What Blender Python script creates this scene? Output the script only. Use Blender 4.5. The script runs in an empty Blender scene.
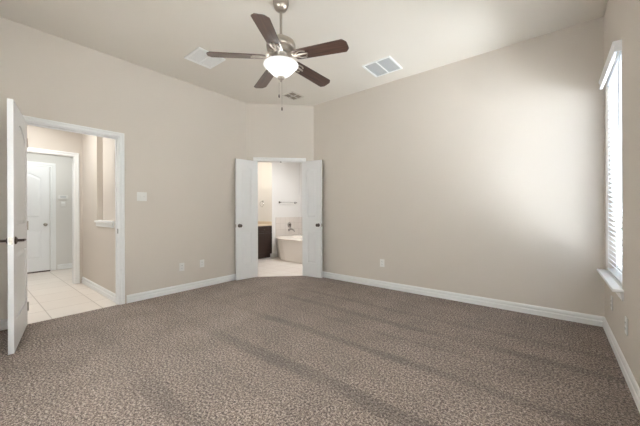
import bpy, bmesh, math, random
from mathutils import Matrix, Vector
random.seed(7)
SC = bpy.context.scene
COL = SC.collection
PI = math.pi

# ------------------------------------------------------------------ camera
F_PX, CAM_H, HOR, YAW, ROLL = 288.53, 1.138, 212.07, .6801, .0036
cd = bpy.data.cameras.new('camera')
cam = bpy.data.objects.new('camera', cd); COL.objects.link(cam)
cd.sensor_width = 36.0; cd.lens = F_PX / 640 * 36.0; cd.clip_start = .02
cd.shift_y = (HOR - 213) / 640
cam.matrix_world = (Matrix.Translation((0, 0, CAM_H)) @ Matrix.Rotation(YAW, 4, 'Z')
                    @ Matrix.Rotation(PI/2, 4, 'X') @ Matrix.Rotation(-ROLL, 4, 'Z'))
SC.camera = cam

# ------------------------------------------------------------------ world, lights, exposure
vs = SC.view_settings
vs.view_transform = 'Standard'; vs.look = 'None'; vs.gamma = 1; vs.use_curve_mapping = False
vs.exposure = 0.33
SC.display_settings.display_device = 'sRGB'
world = bpy.data.worlds.new('world'); SC.world = world; world.use_nodes = True
bg = world.node_tree.nodes['Background']
SKY, HAZE, GROUND = 8.5, 1.5, 34.0                    # overcast sky and the broad bright haze around the low sun
wn_, wl_ = world.node_tree.nodes.new, world.node_tree.links.new
w_tc = wn_('ShaderNodeTexCoord'); w_dot = wn_('ShaderNodeVectorMath'); w_dot.operation = 'DOT_PRODUCT'
w_dot.inputs[1].default_value = Vector((.87, -.49, .10)).normalized()
w_mx = wn_('ShaderNodeMath'); w_mx.operation = 'MAXIMUM'; w_mx.inputs[1].default_value = 0
w_pw = wn_('ShaderNodeMath'); w_pw.operation = 'POWER'; w_pw.inputs[1].default_value = 9
w_st = wn_('ShaderNodeMath'); w_st.operation = 'MULTIPLY_ADD'; w_st.inputs[1].default_value = HAZE; w_st.inputs[2].default_value = SKY
wl_(w_tc.outputs['Generated'], w_dot.inputs[0]); wl_(w_dot.outputs['Value'], w_mx.inputs[0]); wl_(w_mx.outputs[0], w_pw.inputs[0])
wl_(w_pw.outputs[0], w_st.inputs[0])
w_sp = wn_('ShaderNodeSeparateXYZ'); wl_(w_tc.outputs['Generated'], w_sp.inputs[0])      # sunlit ground below the horizon, added brighter than the sky to lift the ceiling
w_gr = wn_('ShaderNodeMapRange'); w_gr.inputs['From Min'].default_value = .02; w_gr.inputs['From Max'].default_value = -.25
w_gr.inputs['To Min'].default_value = 0; w_gr.inputs['To Max'].default_value = GROUND-SKY; wl_(w_sp.outputs['Z'], w_gr.inputs['Value'])
w_ad = wn_('ShaderNodeMath'); wl_(w_st.outputs[0], w_ad.inputs[0]); wl_(w_gr.outputs[0], w_ad.inputs[1]); wl_(w_ad.outputs[0], bg.inputs[1]); bg.inputs[0].default_value = (.905, .945, 1.02, 1)
sun_d = bpy.data.lights.new('low_sun', 'SUN'); sun_d.energy = 1.0; sun_d.angle = math.radians(1.0); sun_d.color = (.93, .98, 1)
sun_o = bpy.data.objects.new('low_sun', sun_d); COL.objects.link(sun_o)
sun_o.rotation_euler = Vector((.68, -.73, .07)).to_track_quat('Z', 'Y').to_euler()
WINDOWS = [  # wall, from, to along the wall, sill height, head height
    ('right', 3.02, 3.85, .575, 2.36),
    ('right', 1.0, 1.75, .575, 2.36),  # this and the following entries: unseen windows added to light the room
    ('right', -.15, .75, .575, 2.36),
    ('front', -2.5, -1.0, .575, 2.36),
]
XL, XR, YB, YF, H = -4.18, .39, 3.96, -.40, 3.05     # bedroom inner faces
T = .12                                             # wall thickness
def portal(w):
    ld = bpy.data.lights.new('window_portal', 'AREA'); ld.shape = 'RECTANGLE'
    ld.size = w[2]-w[1]; ld.size_y = w[4]-w[3]; ld.cycles.is_portal = True
    o = bpy.data.objects.new('window_portal', ld); COL.objects.link(o)
    m, z = (w[1]+w[2])/2, (w[3]+w[4])/2
    if w[0] == 'right': o.location = (XR+T+.01, m, z); o.rotation_euler = (PI/2, 0, PI/2)
    else: o.location = (m, YF-T-.01, z); o.rotation_euler = (PI/2, 0, 0)
    return o
for w in WINDOWS: portal(w)
def lamp(name, loc, power, col, r):
    ld = bpy.data.lights.new(name, 'AREA' if r > .1 else 'POINT'); ld.energy = power; ld.color = col
    if r > .1: ld.shape = 'DISK'; ld.size = r*2
    else: ld.shadow_soft_size = r
    o = bpy.data.objects.new(name, ld); o.location = loc; COL.objects.link(o); return o
lamp('hall_lamp_light', (-5.15, .45, 2.60), 17, (.97, 1, 1), .12)  # unseen lights added to brighten the hall, entry and bathroom
lamp('entry_lamp_light', (-6.9, .9, 2.60), 11, (.95, 1, 1), .12)
lamp('bathroom_lamp_light', (-4.3, 4.75, 2.60), 21, (.97, .99, 1), .12)
lamp('vanity_lamp_light', (-5.75, 4.1, 2.15), 11, (1, .90, .74), .08)  # unseen warm light added by the vanity, without a fixture

# ------------------------------------------------------------------ materials
def lin(r, g, b): return tuple(((c/255)/12.92 if c/255 <= .04045 else ((c/255+.055)/1.055)**2.4) for c in (r, g, b)) + (1,)
def mat(name, col, rough=.6, metal=0, spec=.5):
    m = bpy.data.materials.new(name); m.use_nodes = True
    b = m.node_tree.nodes['Principled BSDF']
    b.inputs['Base Color'].default_value = col; b.inputs['Roughness'].default_value = rough
    b.inputs['Metallic'].default_value = metal; b.inputs['Specular IOR Level'].default_value = spec
    return m, m.node_tree, b
def noise_bump(nt, b, scale, strength, dist=.002, detail=3):
    tc = nt.nodes.new('ShaderNodeTexCoord'); n = nt.nodes.new('ShaderNodeTexNoise')
    n.inputs['Scale'].default_value = scale; n.inputs['Detail'].default_value = detail
    bp = nt.nodes.new('ShaderNodeBump'); bp.inputs['Strength'].default_value = strength; bp.inputs['Distance'].default_value = dist
    nt.links.new(tc.outputs['Object'], n.inputs['Vector']); nt.links.new(n.outputs['Fac'], bp.inputs['Height'])
    nt.links.new(bp.outputs['Normal'], b.inputs['Normal']); return tc, n
M = {}
def paint(name, col, rough=.75, tone=.02):
    m, nt, b = mat(name, col, rough, spec=.3)
    tc, n = noise_bump(nt, b, 140, .25, .0015)
    n2 = nt.nodes.new('ShaderNodeTexNoise'); n2.inputs['Scale'].default_value = 1.3
    mr = nt.nodes.new('ShaderNodeMix'); mr.data_type = 'RGBA'
    mr.inputs[6].default_value = tuple(c*(1-tone) for c in col[:3])+(1,); mr.inputs[7].default_value = tuple(min(1, c*(1+tone)) for c in col[:3])+(1,)
    nt.links.new(tc.outputs['Object'], n2.inputs['Vector']); nt.links.new(n2.outputs['Fac'], mr.inputs[0]); nt.links.new(mr.outputs[2], b.inputs['Base Color'])
    M[name] = m
paint('vent_beige', lin(214, 206, 195))
paint('wall_paint', lin(212, 203, 193))
paint('ceiling_paint', lin(228, 221, 211))
paint('entry_paint', lin(222, 219, 214))
paint('bath_paint', lin(232, 230, 228))
def plain(name, col, rough=.4, metal=0, bump=0, spec=.5):
    m, nt, b = mat(name, col, rough, metal, spec)
    noise_bump(nt, b, 60, bump or .03, .0005); M[name] = m; return nt, b
plain('trim_white', lin(240, 240, 239), .35)
plain('door_white', lin(240, 240, 240), .38)
plain('vent_white', lin(248, 248, 246), .45)
plain('vent_grey', lin(205, 206, 206), .5)
plain('vent_dark', lin(92, 84, 74), .7)
plain('vent_taupe', lin(150, 138, 124), .6)
plain('plastic_white', lin(232, 230, 226), .35)
plain('slot_dark', lin(70, 66, 62), .6)
plain('nickel', lin(176, 168, 158), .33, 1)
plain('bronze', lin(96, 86, 80), .35, .9)
plain('chrome', lin(190, 188, 186), .2, 1)
plain('tub_acrylic', lin(240, 232, 224), .25)
plain('blind_white', lin(240, 241, 243), .45)
plain('vanity_wood', lin(52, 38, 33), .4)
plain('counter_stone', lin(222, 206, 184), .3)
plain('mirror_backing', lin(120, 120, 120), .5)
# carpet: frieze pile with vacuum tracks
def carpet():
    m, nt, b = mat('carpet', (1, 1, 1, 1), .95, spec=.1); b.inputs['Sheen Weight'].default_value = .15; b.inputs['Sheen Roughness'].default_value = .4; b.inputs['Sheen Tint'].default_value = (1, .96, .94, 1); N = nt.nodes.new; L = nt.links.new
    tc = N('ShaderNodeTexCoord')
    n1 = N('ShaderNodeTexNoise'); n1.inputs['Scale'].default_value = 165; n1.inputs['Detail'].default_value = 5; n1.inputs['Roughness'].default_value = .85
    L(tc.outputs['Object'], n1.inputs['Vector'])
    r1 = N('ShaderNodeValToRGB'); e = r1.color_ramp.elements
    e[0].position = .43; e[0].color = lin(44, 34, 27); e[1].position = .575; e[1].color = lin(202, 187, 175)
    k = e.new(.5); k.color = lin(119, 103, 94)
    n3 = N('ShaderNodeTexNoise'); n3.inputs['Scale'].default_value = 72; n3.inputs['Detail'].default_value = 3; n3.inputs['Roughness'].default_value = .8; L(tc.outputs['Object'], n3.inputs['Vector'])
    gx = N('ShaderNodeMix'); gx.inputs[0].default_value = .5; L(n1.outputs['Fac'], gx.inputs[2]); L(n3.outputs['Fac'], gx.inputs[3])
    L(gx.outputs[0], r1.inputs[0])
    # vacuum tracks: bands along X, wobbling and fading
    sp = N('ShaderNodeSeparateXYZ'); L(tc.outputs['Object'], sp.inputs[0])
    wob = N('ShaderNodeTexNoise'); wob.inputs['Scale'].default_value = .9; wob.inputs['Detail'].default_value = 2; L(tc.outputs['Object'], wob.inputs['Vector'])
    wm = N('ShaderNodeMath'); wm.operation = 'MULTIPLY_ADD'; wm.inputs[1].default_value = .16; L(wob.outputs['Fac'], wm.inputs[0]); L(sp.outputs['Y'], wm.inputs[2])
    total = None
    for yc, wdt, amp in [(.86, .07, .7), (1.59, .07, 1.0), (2.18, .05, .85), (2.55, .03, .4), (2.85, .05, .8), (3.22, .04, .5), (1.25, .03, .25)]:
        s = N('ShaderNodeMath'); s.operation = 'SUBTRACT'; s.inputs[1].default_value = yc; L(wm.outputs[0], s.inputs[0])
        a = N('ShaderNodeMath'); a.operation = 'ABSOLUTE'; L(s.outputs[0], a.inputs[0])
        mr = N('ShaderNodeMapRange'); mr.interpolation_type = 'SMOOTHSTEP'; mr.inputs['From Min'].default_value = wdt*.35; mr.inputs['From Max'].default_value = wdt*1.5
        mr.inputs['To Min'].default_value = amp; mr.inputs['To Max'].default_value = 0; L(a.outputs[0], mr.inputs['Value'])
        if total is None: total = mr.outputs[0]
        else:
            ad = N('ShaderNodeMath'); ad.operation = 'MAXIMUM'; L(total, ad.inputs[0]); L(mr.outputs[0], ad.inputs[1]); total = ad.outputs[0]
    br = N('ShaderNodeTexNoise'); br.inputs['Scale'].default_value = 1.6; L(tc.outputs['Object'], br.inputs['Vector'])
    bm_ = N('ShaderNodeMapRange'); bm_.inputs['From Min'].default_value = .30; bm_.inputs['From Max'].default_value = .50; L(br.outputs['Fac'], bm_.inputs['Value'])
    mu = N('ShaderNodeMath'); mu.operation = 'MULTIPLY'; L(total, mu.inputs[0])
    # strokes start in the middle of the room; lighter brushed pile and reflected sheen painted in near the hall door
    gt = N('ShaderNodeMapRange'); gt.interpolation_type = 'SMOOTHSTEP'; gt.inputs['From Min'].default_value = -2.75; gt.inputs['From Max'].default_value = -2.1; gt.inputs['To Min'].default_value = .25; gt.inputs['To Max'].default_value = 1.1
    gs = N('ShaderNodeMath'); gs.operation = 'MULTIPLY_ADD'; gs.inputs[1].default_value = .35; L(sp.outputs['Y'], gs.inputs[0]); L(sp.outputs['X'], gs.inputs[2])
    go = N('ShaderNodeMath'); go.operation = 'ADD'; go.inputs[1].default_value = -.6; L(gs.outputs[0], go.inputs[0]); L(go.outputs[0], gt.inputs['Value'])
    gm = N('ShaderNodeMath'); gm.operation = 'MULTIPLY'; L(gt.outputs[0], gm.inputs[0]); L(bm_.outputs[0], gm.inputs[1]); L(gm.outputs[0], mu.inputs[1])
    # broad blotches of brushed pile
    bl = N('ShaderNodeTexNoise'); bl.inputs['Scale'].default_value = 3.2; bl.inputs['Detail'].default_value = 3; L(tc.outputs['Object'], bl.inputs['Vector'])
    blr = N('ShaderNodeMapRange'); blr.inputs['From Min'].default_value = .3; blr.inputs['From Max'].default_value = .7; blr.inputs['To Min'].default_value = .86; blr.inputs['To Max'].default_value = 1.12; L(bl.outputs['Fac'], blr.inputs['Value'])
    dk = N('ShaderNodeMath'); dk.operation = 'MULTIPLY_ADD'; dk.inputs[1].default_value = -.34; L(mu.outputs[0], dk.inputs[0]); L(blr.outputs[0], dk.inputs[2])
    vm = N('ShaderNodeVectorMath'); vm.operation = 'SCALE'; L(r1.outputs[0], vm.inputs[0]); 
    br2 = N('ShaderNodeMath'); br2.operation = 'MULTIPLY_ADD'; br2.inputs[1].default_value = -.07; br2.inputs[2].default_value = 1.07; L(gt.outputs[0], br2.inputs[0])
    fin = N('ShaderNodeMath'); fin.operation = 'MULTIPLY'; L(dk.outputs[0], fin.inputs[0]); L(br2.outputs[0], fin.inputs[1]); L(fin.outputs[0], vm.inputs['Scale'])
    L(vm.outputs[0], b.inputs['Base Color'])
    bp = N('ShaderNodeBump'); bp.inputs['Strength'].default_value = .8; bp.inputs['Distance'].default_value = .008
    L(n1.outputs['Fac'], bp.inputs['Height']); L(bp.outputs['Normal'], b.inputs['Normal'])
    M['carpet'] = m
carpet()
def tiles(name, ca, cb, grout, size, off, rough, gap=.010, axes='XY'):
    m, nt, b = mat(name, ca, rough); N = nt.nodes.new; L = nt.links.new
    tc = N('ShaderNodeTexCoord'); sp = N('ShaderNodeSeparateXYZ'); L(tc.outputs['Object'], sp.inputs[0])
    masks = []; cells = []
    for ax, o in zip(axes, off):
        a = N('ShaderNodeMath'); a.operation = 'MULTIPLY_ADD'; a.inputs[1].default_value = 1/size; a.inputs[2].default_value = -o/size+50; L(sp.outputs[ax], a.inputs[0])
        fr = N('ShaderNodeMath'); fr.operation = 'FRACT'; L(a.outputs[0], fr.inputs[0])
        pp = N('ShaderNodeMath'); pp.operation = 'PINGPONG'; pp.inputs[1].default_value = .5; L(fr.outputs[0], pp.inputs[0])
        lt = N('ShaderNodeMath'); lt.operation = 'LESS_THAN'; lt.inputs[1].default_value = gap/size/2; L(pp.outputs[0], lt.inputs[0]); masks.append(lt)
        fl = N('ShaderNodeMath'); fl.operation = 'FLOOR'; L(a.outputs[0], fl.inputs[0]); cells.append(fl)
    mx = N('ShaderNodeMath'); mx.operation = 'MAXIMUM'; L(masks[0].outputs[0], mx.inputs[0]); L(masks[1].outputs[0], mx.inputs[1])
    cx = N('ShaderNodeCombineXYZ'); L(cells[0].outputs[0], cx.inputs[0]); L(cells[1].outputs[0], cx.inputs[1])
    wn = N('ShaderNodeTexWhiteNoise'); L(cx.outputs[0], wn.inputs['Vector'])
    ns = N('ShaderNodeTexNoise'); ns.inputs['Scale'].default_value = 5; ns.inputs['Detail'].default_value = 5; L(tc.outputs['Object'], ns.inputs['Vector'])
    ad = N('ShaderNodeMath'); ad.operation = 'MULTIPLY_ADD'; ad.inputs[1].default_value = .4; L(wn.outputs['Value'], ad.inputs[0])
    hm = N('ShaderNodeMath'); hm.operation = 'MULTIPLY'; hm.inputs[1].default_value = .6; L(ns.outputs['Fac'], hm.inputs[0]); L(hm.outputs[0], ad.inputs[2])
    m1 = N('ShaderNodeMix'); m1.data_type = 'RGBA'; m1.inputs[6].default_value = ca; m1.inputs[7].default_value = cb; L(ad.outputs[0], m1.inputs[0])
    m2 = N('ShaderNodeMix'); m2.data_type = 'RGBA'; m2.inputs[7].default_value = grout; L(mx.outputs[0], m2.inputs[0]); L(m1.outputs[2], m2.inputs[6])
    L(m2.outputs[2], b.inputs['Base Color']); M[name] = m
tiles('floor_tile', lin(232, 220, 209), lin(244, 235, 225), lin(200, 187, 174), .45, (-5.975, .60), .3)
tiles('bath_floor_tile', lin(240, 231, 224), lin(248, 241, 236), lin(220, 207, 196), .33, (-5.5, 4.6), .3)
tiles('surround_tile', lin(214, 207, 201), lin(226, 219, 213), lin(198, 190, 183), .165, (5.02, .52), .3, .006, 'YZ')
def wood():
    m, nt, b = mat('blade_wood', lin(70, 48, 40), .35); b.inputs['Coat Weight'].default_value = .6; b.inputs['Coat Roughness'].default_value = .25; N = nt.nodes.new; L = nt.links.new
    tc = N('ShaderNodeTexCoord'); mp = N('ShaderNodeMapping'); mp.inputs['Scale'].default_value = (2, 40, 20); L(tc.outputs['Object'], mp.inputs[0])
    n = N('ShaderNodeTexNoise'); n.inputs['Scale'].default_value = 1.5; n.inputs['Detail'].default_value = 6; L(mp.outputs[0], n.inputs['Vector'])
    r = N('ShaderNodeValToRGB'); r.color_ramp.elements[0].position = .3; r.color_ramp.elements[0].color = lin(52, 34, 29); r.color_ramp.elements[1].position = .7; r.color_ramp.elements[1].color = lin(92, 66, 55)
    L(n.outputs['Fac'], r.inputs[0]); L(r.outputs[0], b.inputs['Base Color']); M['blade_wood'] = m
wood()
def glow(name, col, strength):
    m, nt, b = mat(name, (.9, .9, .9, 1), .35)
    n = nt.nodes.new('ShaderNodeTexNoise'); n.inputs['Scale'].default_value = 9; n.inputs['Detail'].default_value = 3
    r = nt.nodes.new('ShaderNodeValToRGB'); r.color_ramp.elements[0].color = tuple(c*.85 for c in col[:3])+(1,); r.color_ramp.elements[1].color = col
    nt.links.new(n.outputs['Fac'], r.inputs[0]); nt.links.new(r.outputs[0], b.inputs['Emission Color']); b.inputs['Emission Strength'].default_value = strength; M[name] = m
glow('bulb_glass', (1, .98, .95, 1), 13.0)
def frosted():
    m = bpy.data.materials.new('frosted_glass'); m.use_nodes = True; nt = m.node_tree; nt.nodes.clear(); N = nt.nodes.new; L = nt.links.new
    o = N('ShaderNodeOutputMaterial'); t = N('ShaderNodeBsdfTranslucent'); d = N('ShaderNodeBsdfDiffuse'); mx = N('ShaderNodeMixShader'); mx.inputs[0].default_value = .35
    ns = N('ShaderNodeTexNoise'); ns.inputs['Scale'].default_value = 14; r = N('ShaderNodeValToRGB'); r.color_ramp.elements[0].color = (.78, .80, .82, 1); r.color_ramp.elements[1].color = (.93, .94, .95, 1)
    L(ns.outputs['Fac'], r.inputs[0]); L(r.outputs[0], t.inputs[0]); L(r.outputs[0], d.inputs[0])
    L(t.outputs[0], mx.inputs[1]); L(d.outputs[0], mx.inputs[2]); L(mx.outputs[0], o.inputs[0]); M['frosted_glass'] = m
frosted()
glow('dome_glass', (1, .94, .85, 1), 3.0)  # glow of the added dome lamps
def glass():
    m = bpy.data.materials.new('window_glass'); m.use_nodes = True; nt = m.node_tree; nt.nodes.clear(); N = nt.nodes.new; L = nt.links.new
    o = N('ShaderNodeOutputMaterial'); t = N('ShaderNodeBsdfTransparent'); g = N('ShaderNodeBsdfGlossy'); g.inputs['Roughness'].default_value = .02
    fr = N('ShaderNodeFresnel'); fr.inputs['IOR'].default_value = 1.3; mx = N('ShaderNodeMixShader')
    t.inputs[0].default_value = (.96, .98, .97, 1)
    L(fr.outputs[0], mx.inputs[0]); L(t.outputs[0], mx.inputs[1]); L(g.outputs[0], mx.inputs[2]); L(mx.outputs[0], o.inputs[0]); M['window_glass'] = m
glass()
def vinyl():
    m, nt, b = mat('blind_white', lin(240, 241, 243), .45); N = nt.nodes.new; L = nt.links.new
    t = N('ShaderNodeBsdfTranslucent'); t.inputs[0].default_value = (.9, .92, .95, 1); mx = N('ShaderNodeMixShader'); mx.inputs[0].default_value = .45
    m2 = bpy.data.materials.new('shade_fabric'); m2.use_nodes = True; n2 = m2.node_tree; n2.nodes.clear(); o2 = n2.nodes.new('ShaderNodeOutputMaterial'); t2 = n2.nodes.new('ShaderNodeBsdfTranslucent'); d2 = n2.nodes.new('ShaderNodeBsdfDiffuse'); x2 = n2.nodes.new('ShaderNodeMixShader')
    x2.inputs[0].default_value = .25; t2.inputs[0].default_value = (.96, .92, .865, 1); d2.inputs[0].default_value = (.87, .85, .82, 1)  # warm-tinted translucent diffuser for the added shades
    wv = n2.nodes.new('ShaderNodeTexNoise'); wv.inputs['Scale'].default_value = 300; bp2 = n2.nodes.new('ShaderNodeBump'); bp2.inputs['Strength'].default_value = .1; n2.links.new(wv.outputs['Fac'], bp2.inputs['Height']); n2.links.new(bp2.outputs[0], d2.inputs['Normal'])
    n2.links.new(t2.outputs[0], x2.inputs[1]); n2.links.new(d2.outputs[0], x2.inputs[2]); n2.links.new(x2.outputs[0], o2.inputs[0]); M['shade_fabric'] = m2
    noise_bump(nt, b, 60, .03, .0005); L(b.outputs[0], mx.inputs[1]); L(t.outputs[0], mx.inputs[2]); L(mx.outputs[0], nt.nodes['Material Output'].inputs['Surface']); M['blind_slat'] = m
vinyl()

# ------------------------------------------------------------------ mesh helpers
class MB:
    def __init__(s, mtx=None): s.bm = bmesh.new(); s.m = mtx or Matrix.Identity(4)
    def v(s, p): return s.bm.verts.new(s.m @ Vector(p))
    def box(s, x0, y0, z0, x1, y1, z1, bev=0):
        x0, x1 = sorted((x0, x1)); y0, y1 = sorted((y0, y1)); z0, z1 = sorted((z0, z1))
        vs_ = [s.v((x, y, z)) for z in (z0, z1) for y in (y0, y1) for x in (x0, x1)]
        fs = [s.bm.faces.new([vs_[i] for i in q]) for q in ((0, 2, 3, 1), (4, 5, 7, 6), (0, 1, 5, 4), (2, 6, 7, 3), (0, 4, 6, 2), (1, 3, 7, 5))]
        if bev:
            ed = list({e for f in fs for e in f.edges})
            bmesh.ops.bevel(s.bm, geom=ed, offset=bev, segments=2, profile=.5, affect='EDGES')
        return s
    def prism(s, pts, a, b, plane='XY'):
        """extrude a 2-D outline between a and b along the missing axis"""
        def P(p, t): return {'XY': (p[0], p[1], t), 'XZ': (p[0], t, p[1]), 'YZ': (t, p[0], p[1])}[plane]
        lo = [s.v(P(p, a)) for p in pts]; hi = [s.v(P(p, b)) for p in pts]; n = len(pts)
        s.bm.faces.new(lo[::-1]); s.bm.faces.new(hi)
        for i in range(n): s.bm.faces.new([lo[i], lo[(i+1) % n], hi[(i+1) % n], hi[i]])
        return s
    def lathe(s, prof, c=(0, 0, 0), seg=32, axis='Z', cap=True):
        rings = []
        for r, h in prof:
            ring = []
            for i in range(seg):
                a = 2*PI*i/seg; u, w = r*math.cos(a), r*math.sin(a)
                p = {'Z': (u, w, h), 'X': (h, u, w), 'Y': (u, h, w)}[axis]
                ring.append(s.v((p[0]+c[0], p[1]+c[1], p[2]+c[2])))
            rings.append(ring)
        for A, B in zip(rings, rings[1:]):
            for i in range(seg): s.bm.faces.new([A[i], A[(i+1) % seg], B[(i+1) % seg], B[i]])
        if cap: s.bm.faces.new(rings[0][::-1]); s.bm.faces.new(rings[-1])
        return s
    def tube(s, pts, r, seg=10):
        pts = [Vector(p) for p in pts]; rs = r if isinstance(r, (list, tuple)) else [r]*len(pts); rings = []
        up = Vector((0, 0, 1))
        for i, p in enumerate(pts):
            d = (pts[min(i+1, len(pts)-1)]-pts[max(i-1, 0)]).normalized()
            ref = up if abs(d.dot(up)) < .95 else Vector((1, 0, 0))
            a = d.cross(ref).normalized(); b_ = d.cross(a).normalized()
            rings.append([s.v(p+(a*math.cos(2*PI*k/seg)+b_*math.sin(2*PI*k/seg))*rs[i]) for k in range(seg)])
        for A, B in zip(rings, rings[1:]):
            for i in range(seg): s.bm.faces.new([A[i], A[(i+1) % seg], B[(i+1) % seg], B[i]])
        s.bm.faces.new(rings[0][::-1]); s.bm.faces.new(rings[-1]); return s
    def build(s, name, m, parent=None, smooth=False, loc=None):
        bmesh.ops.recalc_face_normals(s.bm, faces=s.bm.faces)
        if smooth:
            for f in s.bm.faces: f.smooth = True
            for e in s.bm.edges:
                if len(e.link_faces) == 2 and e.calc_face_angle(0) > .7: e.smooth = False
        me = bpy.data.meshes.new(name); s.bm.to_mesh(me); s.bm.free(); me.materials.append(M[m])
        o = bpy.data.objects.new(name, me); COL.objects.link(o)
        if parent: o.parent = parent
        if loc: o.location = loc
        return o
def tag(o, label, cat, group=None, kind=None):
    o['label'] = label; o['category'] = cat
    if group: o['group'] = group
    if kind: o['kind'] = kind
    return o
def struct(o, label, cat): return tag(o, label, cat, kind='structure')
def empty(name, loc, rz=0, label=None, cat=None, group=None, kind=None):
    o = bpy.data.objects.new(name, None); o.location = loc; o.rotation_euler = (0, 0, rz); o.empty_display_size = .1
    COL.objects.link(o)
    if label: tag(o, label, cat, group, kind)
    return o
def copy_tree(o, parent=None):
    c = o.copy(); COL.objects.link(c)
    if parent: c.parent = parent
    for ch in list(o.children): copy_tree(ch, c)
    return c

# ------------------------------------------------------------------ bedroom shell
AX, AY = XL, 3.125                       # left wall meets the diagonal wall
DL = (YB-AY)*math.sqrt(2)                # length of the diagonal wall
BX = XL+(YB-AY)
DM = Matrix.Translation((AX, AY, 0)) @ Matrix.Rotation(PI/4, 4, 'Z')   # diagonal frame: x along, y outwards
k = T*math.tan(PI/8)
HT = 3.17                                # top of the walls
LO0, LO1, DH = .365, 1.225, 2.09           # hall doorway rough opening
w = MB(); w.prism([(XL, YF-T), (XL, LO0), (XL-T, LO0), (XL-T, YF-T)], -.1, HT)
w.prism([(XL, LO0), (XL, LO1), (XL-T, LO1), (XL-T, LO0)], DH, HT)
w.prism([(XL, LO1), (AX, AY), (XL-T, AY+k), (XL-T, LO1)], -.1, HT)
struct(w.build('wall_left', 'wall_paint'), 'long beige wall with the hall doorway in it', 'wall')
D0, D1 = .160, .998                      # double doorway in the diagonal wall
w = MB(DM); w.prism([(0, 0), (D0, 0), (D0, T), (-k, T)], -.1, HT)
w.prism([(D1, 0), (DL, 0), (DL+k, T), (D1, T)], -.1, HT)
w.prism([(D0, 0), (D1, 0), (D1, T), (D0, T)], 2.06, HT)
struct(w.build('wall_diagonal', 'wall_paint'), 'short angled beige wall around the bathroom doorway', 'wall')
w = MB(); w.prism([(BX, YB), (XR+T, YB), (XR+T, YB+T), (BX-k, YB+T)], -.1, HT)
struct(w.build('wall_back', 'wall_paint'), 'plain beige wall right of the double doors', 'wall')
def holed(mb, fixed0, fixed1, a0, a1, holes, axis):
    holes = sorted(holes); cur = a0
    def bx(u0, u1, z0, z1):
        if axis == 'Y': mb.box(fixed0, u0, z0, fixed1, u1, z1)
        else: mb.box(u0, fixed0, z0, u1, fixed1, z1)
    for h0, h1, z0, z1 in holes:
        bx(cur, h0, -.1, HT); bx(h0, h1, -.1, z0); bx(h0, h1, z1, HT); cur = h1
    bx(cur, a1, -.1, HT); return mb
w = holed(MB(), XR, XR+T, YF-T, YB, [(a, b, c, d) for s_, a, b, c, d in WINDOWS if s_ == 'right'], 'Y')
struct(w.build('wall_right', 'wall_paint'), 'beige wall with the blind-covered window at the right edge', 'wall')
w = holed(MB(), YF-T, YF, XL, XR, [(a, b, c, d) for s_, a, b, c, d in WINDOWS if s_ == 'front'], 'X')
struct(w.build('wall_front', 'wall_paint'), 'beige wall behind the camera', 'wall')
foot = [(XL-.01, YF-.01), (XR+.01, YF-.01), (XR+.01, YB+.01), (BX-.004, YB+.01), (AX-.01, AY+.004)]
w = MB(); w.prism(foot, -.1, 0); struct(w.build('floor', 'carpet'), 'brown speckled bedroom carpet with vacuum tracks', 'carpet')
w = MB(); w.prism(foot, H, H+.1); struct(w.build('ceiling', 'ceiling_paint'), 'flat pale ceiling over the bedroom', 'ceiling')

# hall and entry beyond the left doorway
HX, EX = -5.98, -7.75                    # far side of hall, far side of entry
w = MB(); w.box(EX-.1, -1.3, -.1, XL-.011, 1.62, -.004); struct(w.build('floor_hall', 'floor_tile'), 'cream square floor tiles in the hall beyond the open door', 'floor')
HC = 2.74
w = MB(); w.box(EX-.1, -1.3, HC, XL-T, 1.62, HC+.1); struct(w.build('ceiling_hall', 'ceiling_paint'), 'hall ceiling beyond the open door', 'ceiling')
N0, N1, NZ0, NZ1 = -5.165, -4.42, 1.0, 2.32     # wall niche
w = MB(); w.box(HX-T, LO1, -.1, N0, LO1+.26, HC); w.box(N1, LO1, -.1, XL-T, LO1+.26, HC)
w.box(N0, LO1, -.1, N1, LO1+.26, NZ0); w.box(N0, LO1, NZ1, N1, LO1+.26, HC); w.box(N0, LO1+.07, NZ0, N1, LO1+.26, NZ1)
struct(w.build('wall_hall_right', 'wall_paint'), 'beige hall wall with a recessed niche', 'wall')
w = MB(); w.box(HX-T, -.5, -.1, XL-T, -.4, HC); struct(w.build('wall_hall_left', 'wall_paint'), 'hidden hall wall on the hinge side', 'wall')
E0, E1 = .20, 1.115
w = MB(); w.box(HX-T, -.4, -.1, HX, E0-.02, HC); w.box(HX-T, E1+.02, -.1, HX, LO1, HC); w.box(HX-T, E0-.02, 2.055, HX, E1+.02, HC)
struct(w.build('wall_hall_far', 'wall_paint'), 'beige hall wall with a cased opening to the entry', 'wall')
w = MB(); w.box(EX-.1, -1.3, -.1, EX, 1.62, HC); struct(w.build('wall_entry_far', 'entry_paint'), 'pale wall around the closed white door at the end of the hall', 'wall')
w = MB(); w.box(EX, 1.5, -.1, HX-T, 1.62, HC); struct(w.build('wall_entry_right', 'entry_paint'), 'pale entry side wall', 'wall')
w = MB(); w.box(EX, -1.3, -.1, HX-T, -1.2, HC); struct(w.build('wall_entry_left', 'entry_paint'), 'hidden entry side wall', 'wall')
w = MB(); w.box(HX-T-.004, -1.2, -.1, HX-T, E0-.02, HC); w.box(HX-T-.004, E1+.02, -.1, HX-T, 1.5, HC); w.box(HX-T-.004, E0-.02, 2.055, HX-T, E1+.02, HC)
struct(w.build('wall_entry_near', 'entry_paint'), 'entry side of the cased opening wall', 'wall')

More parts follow.
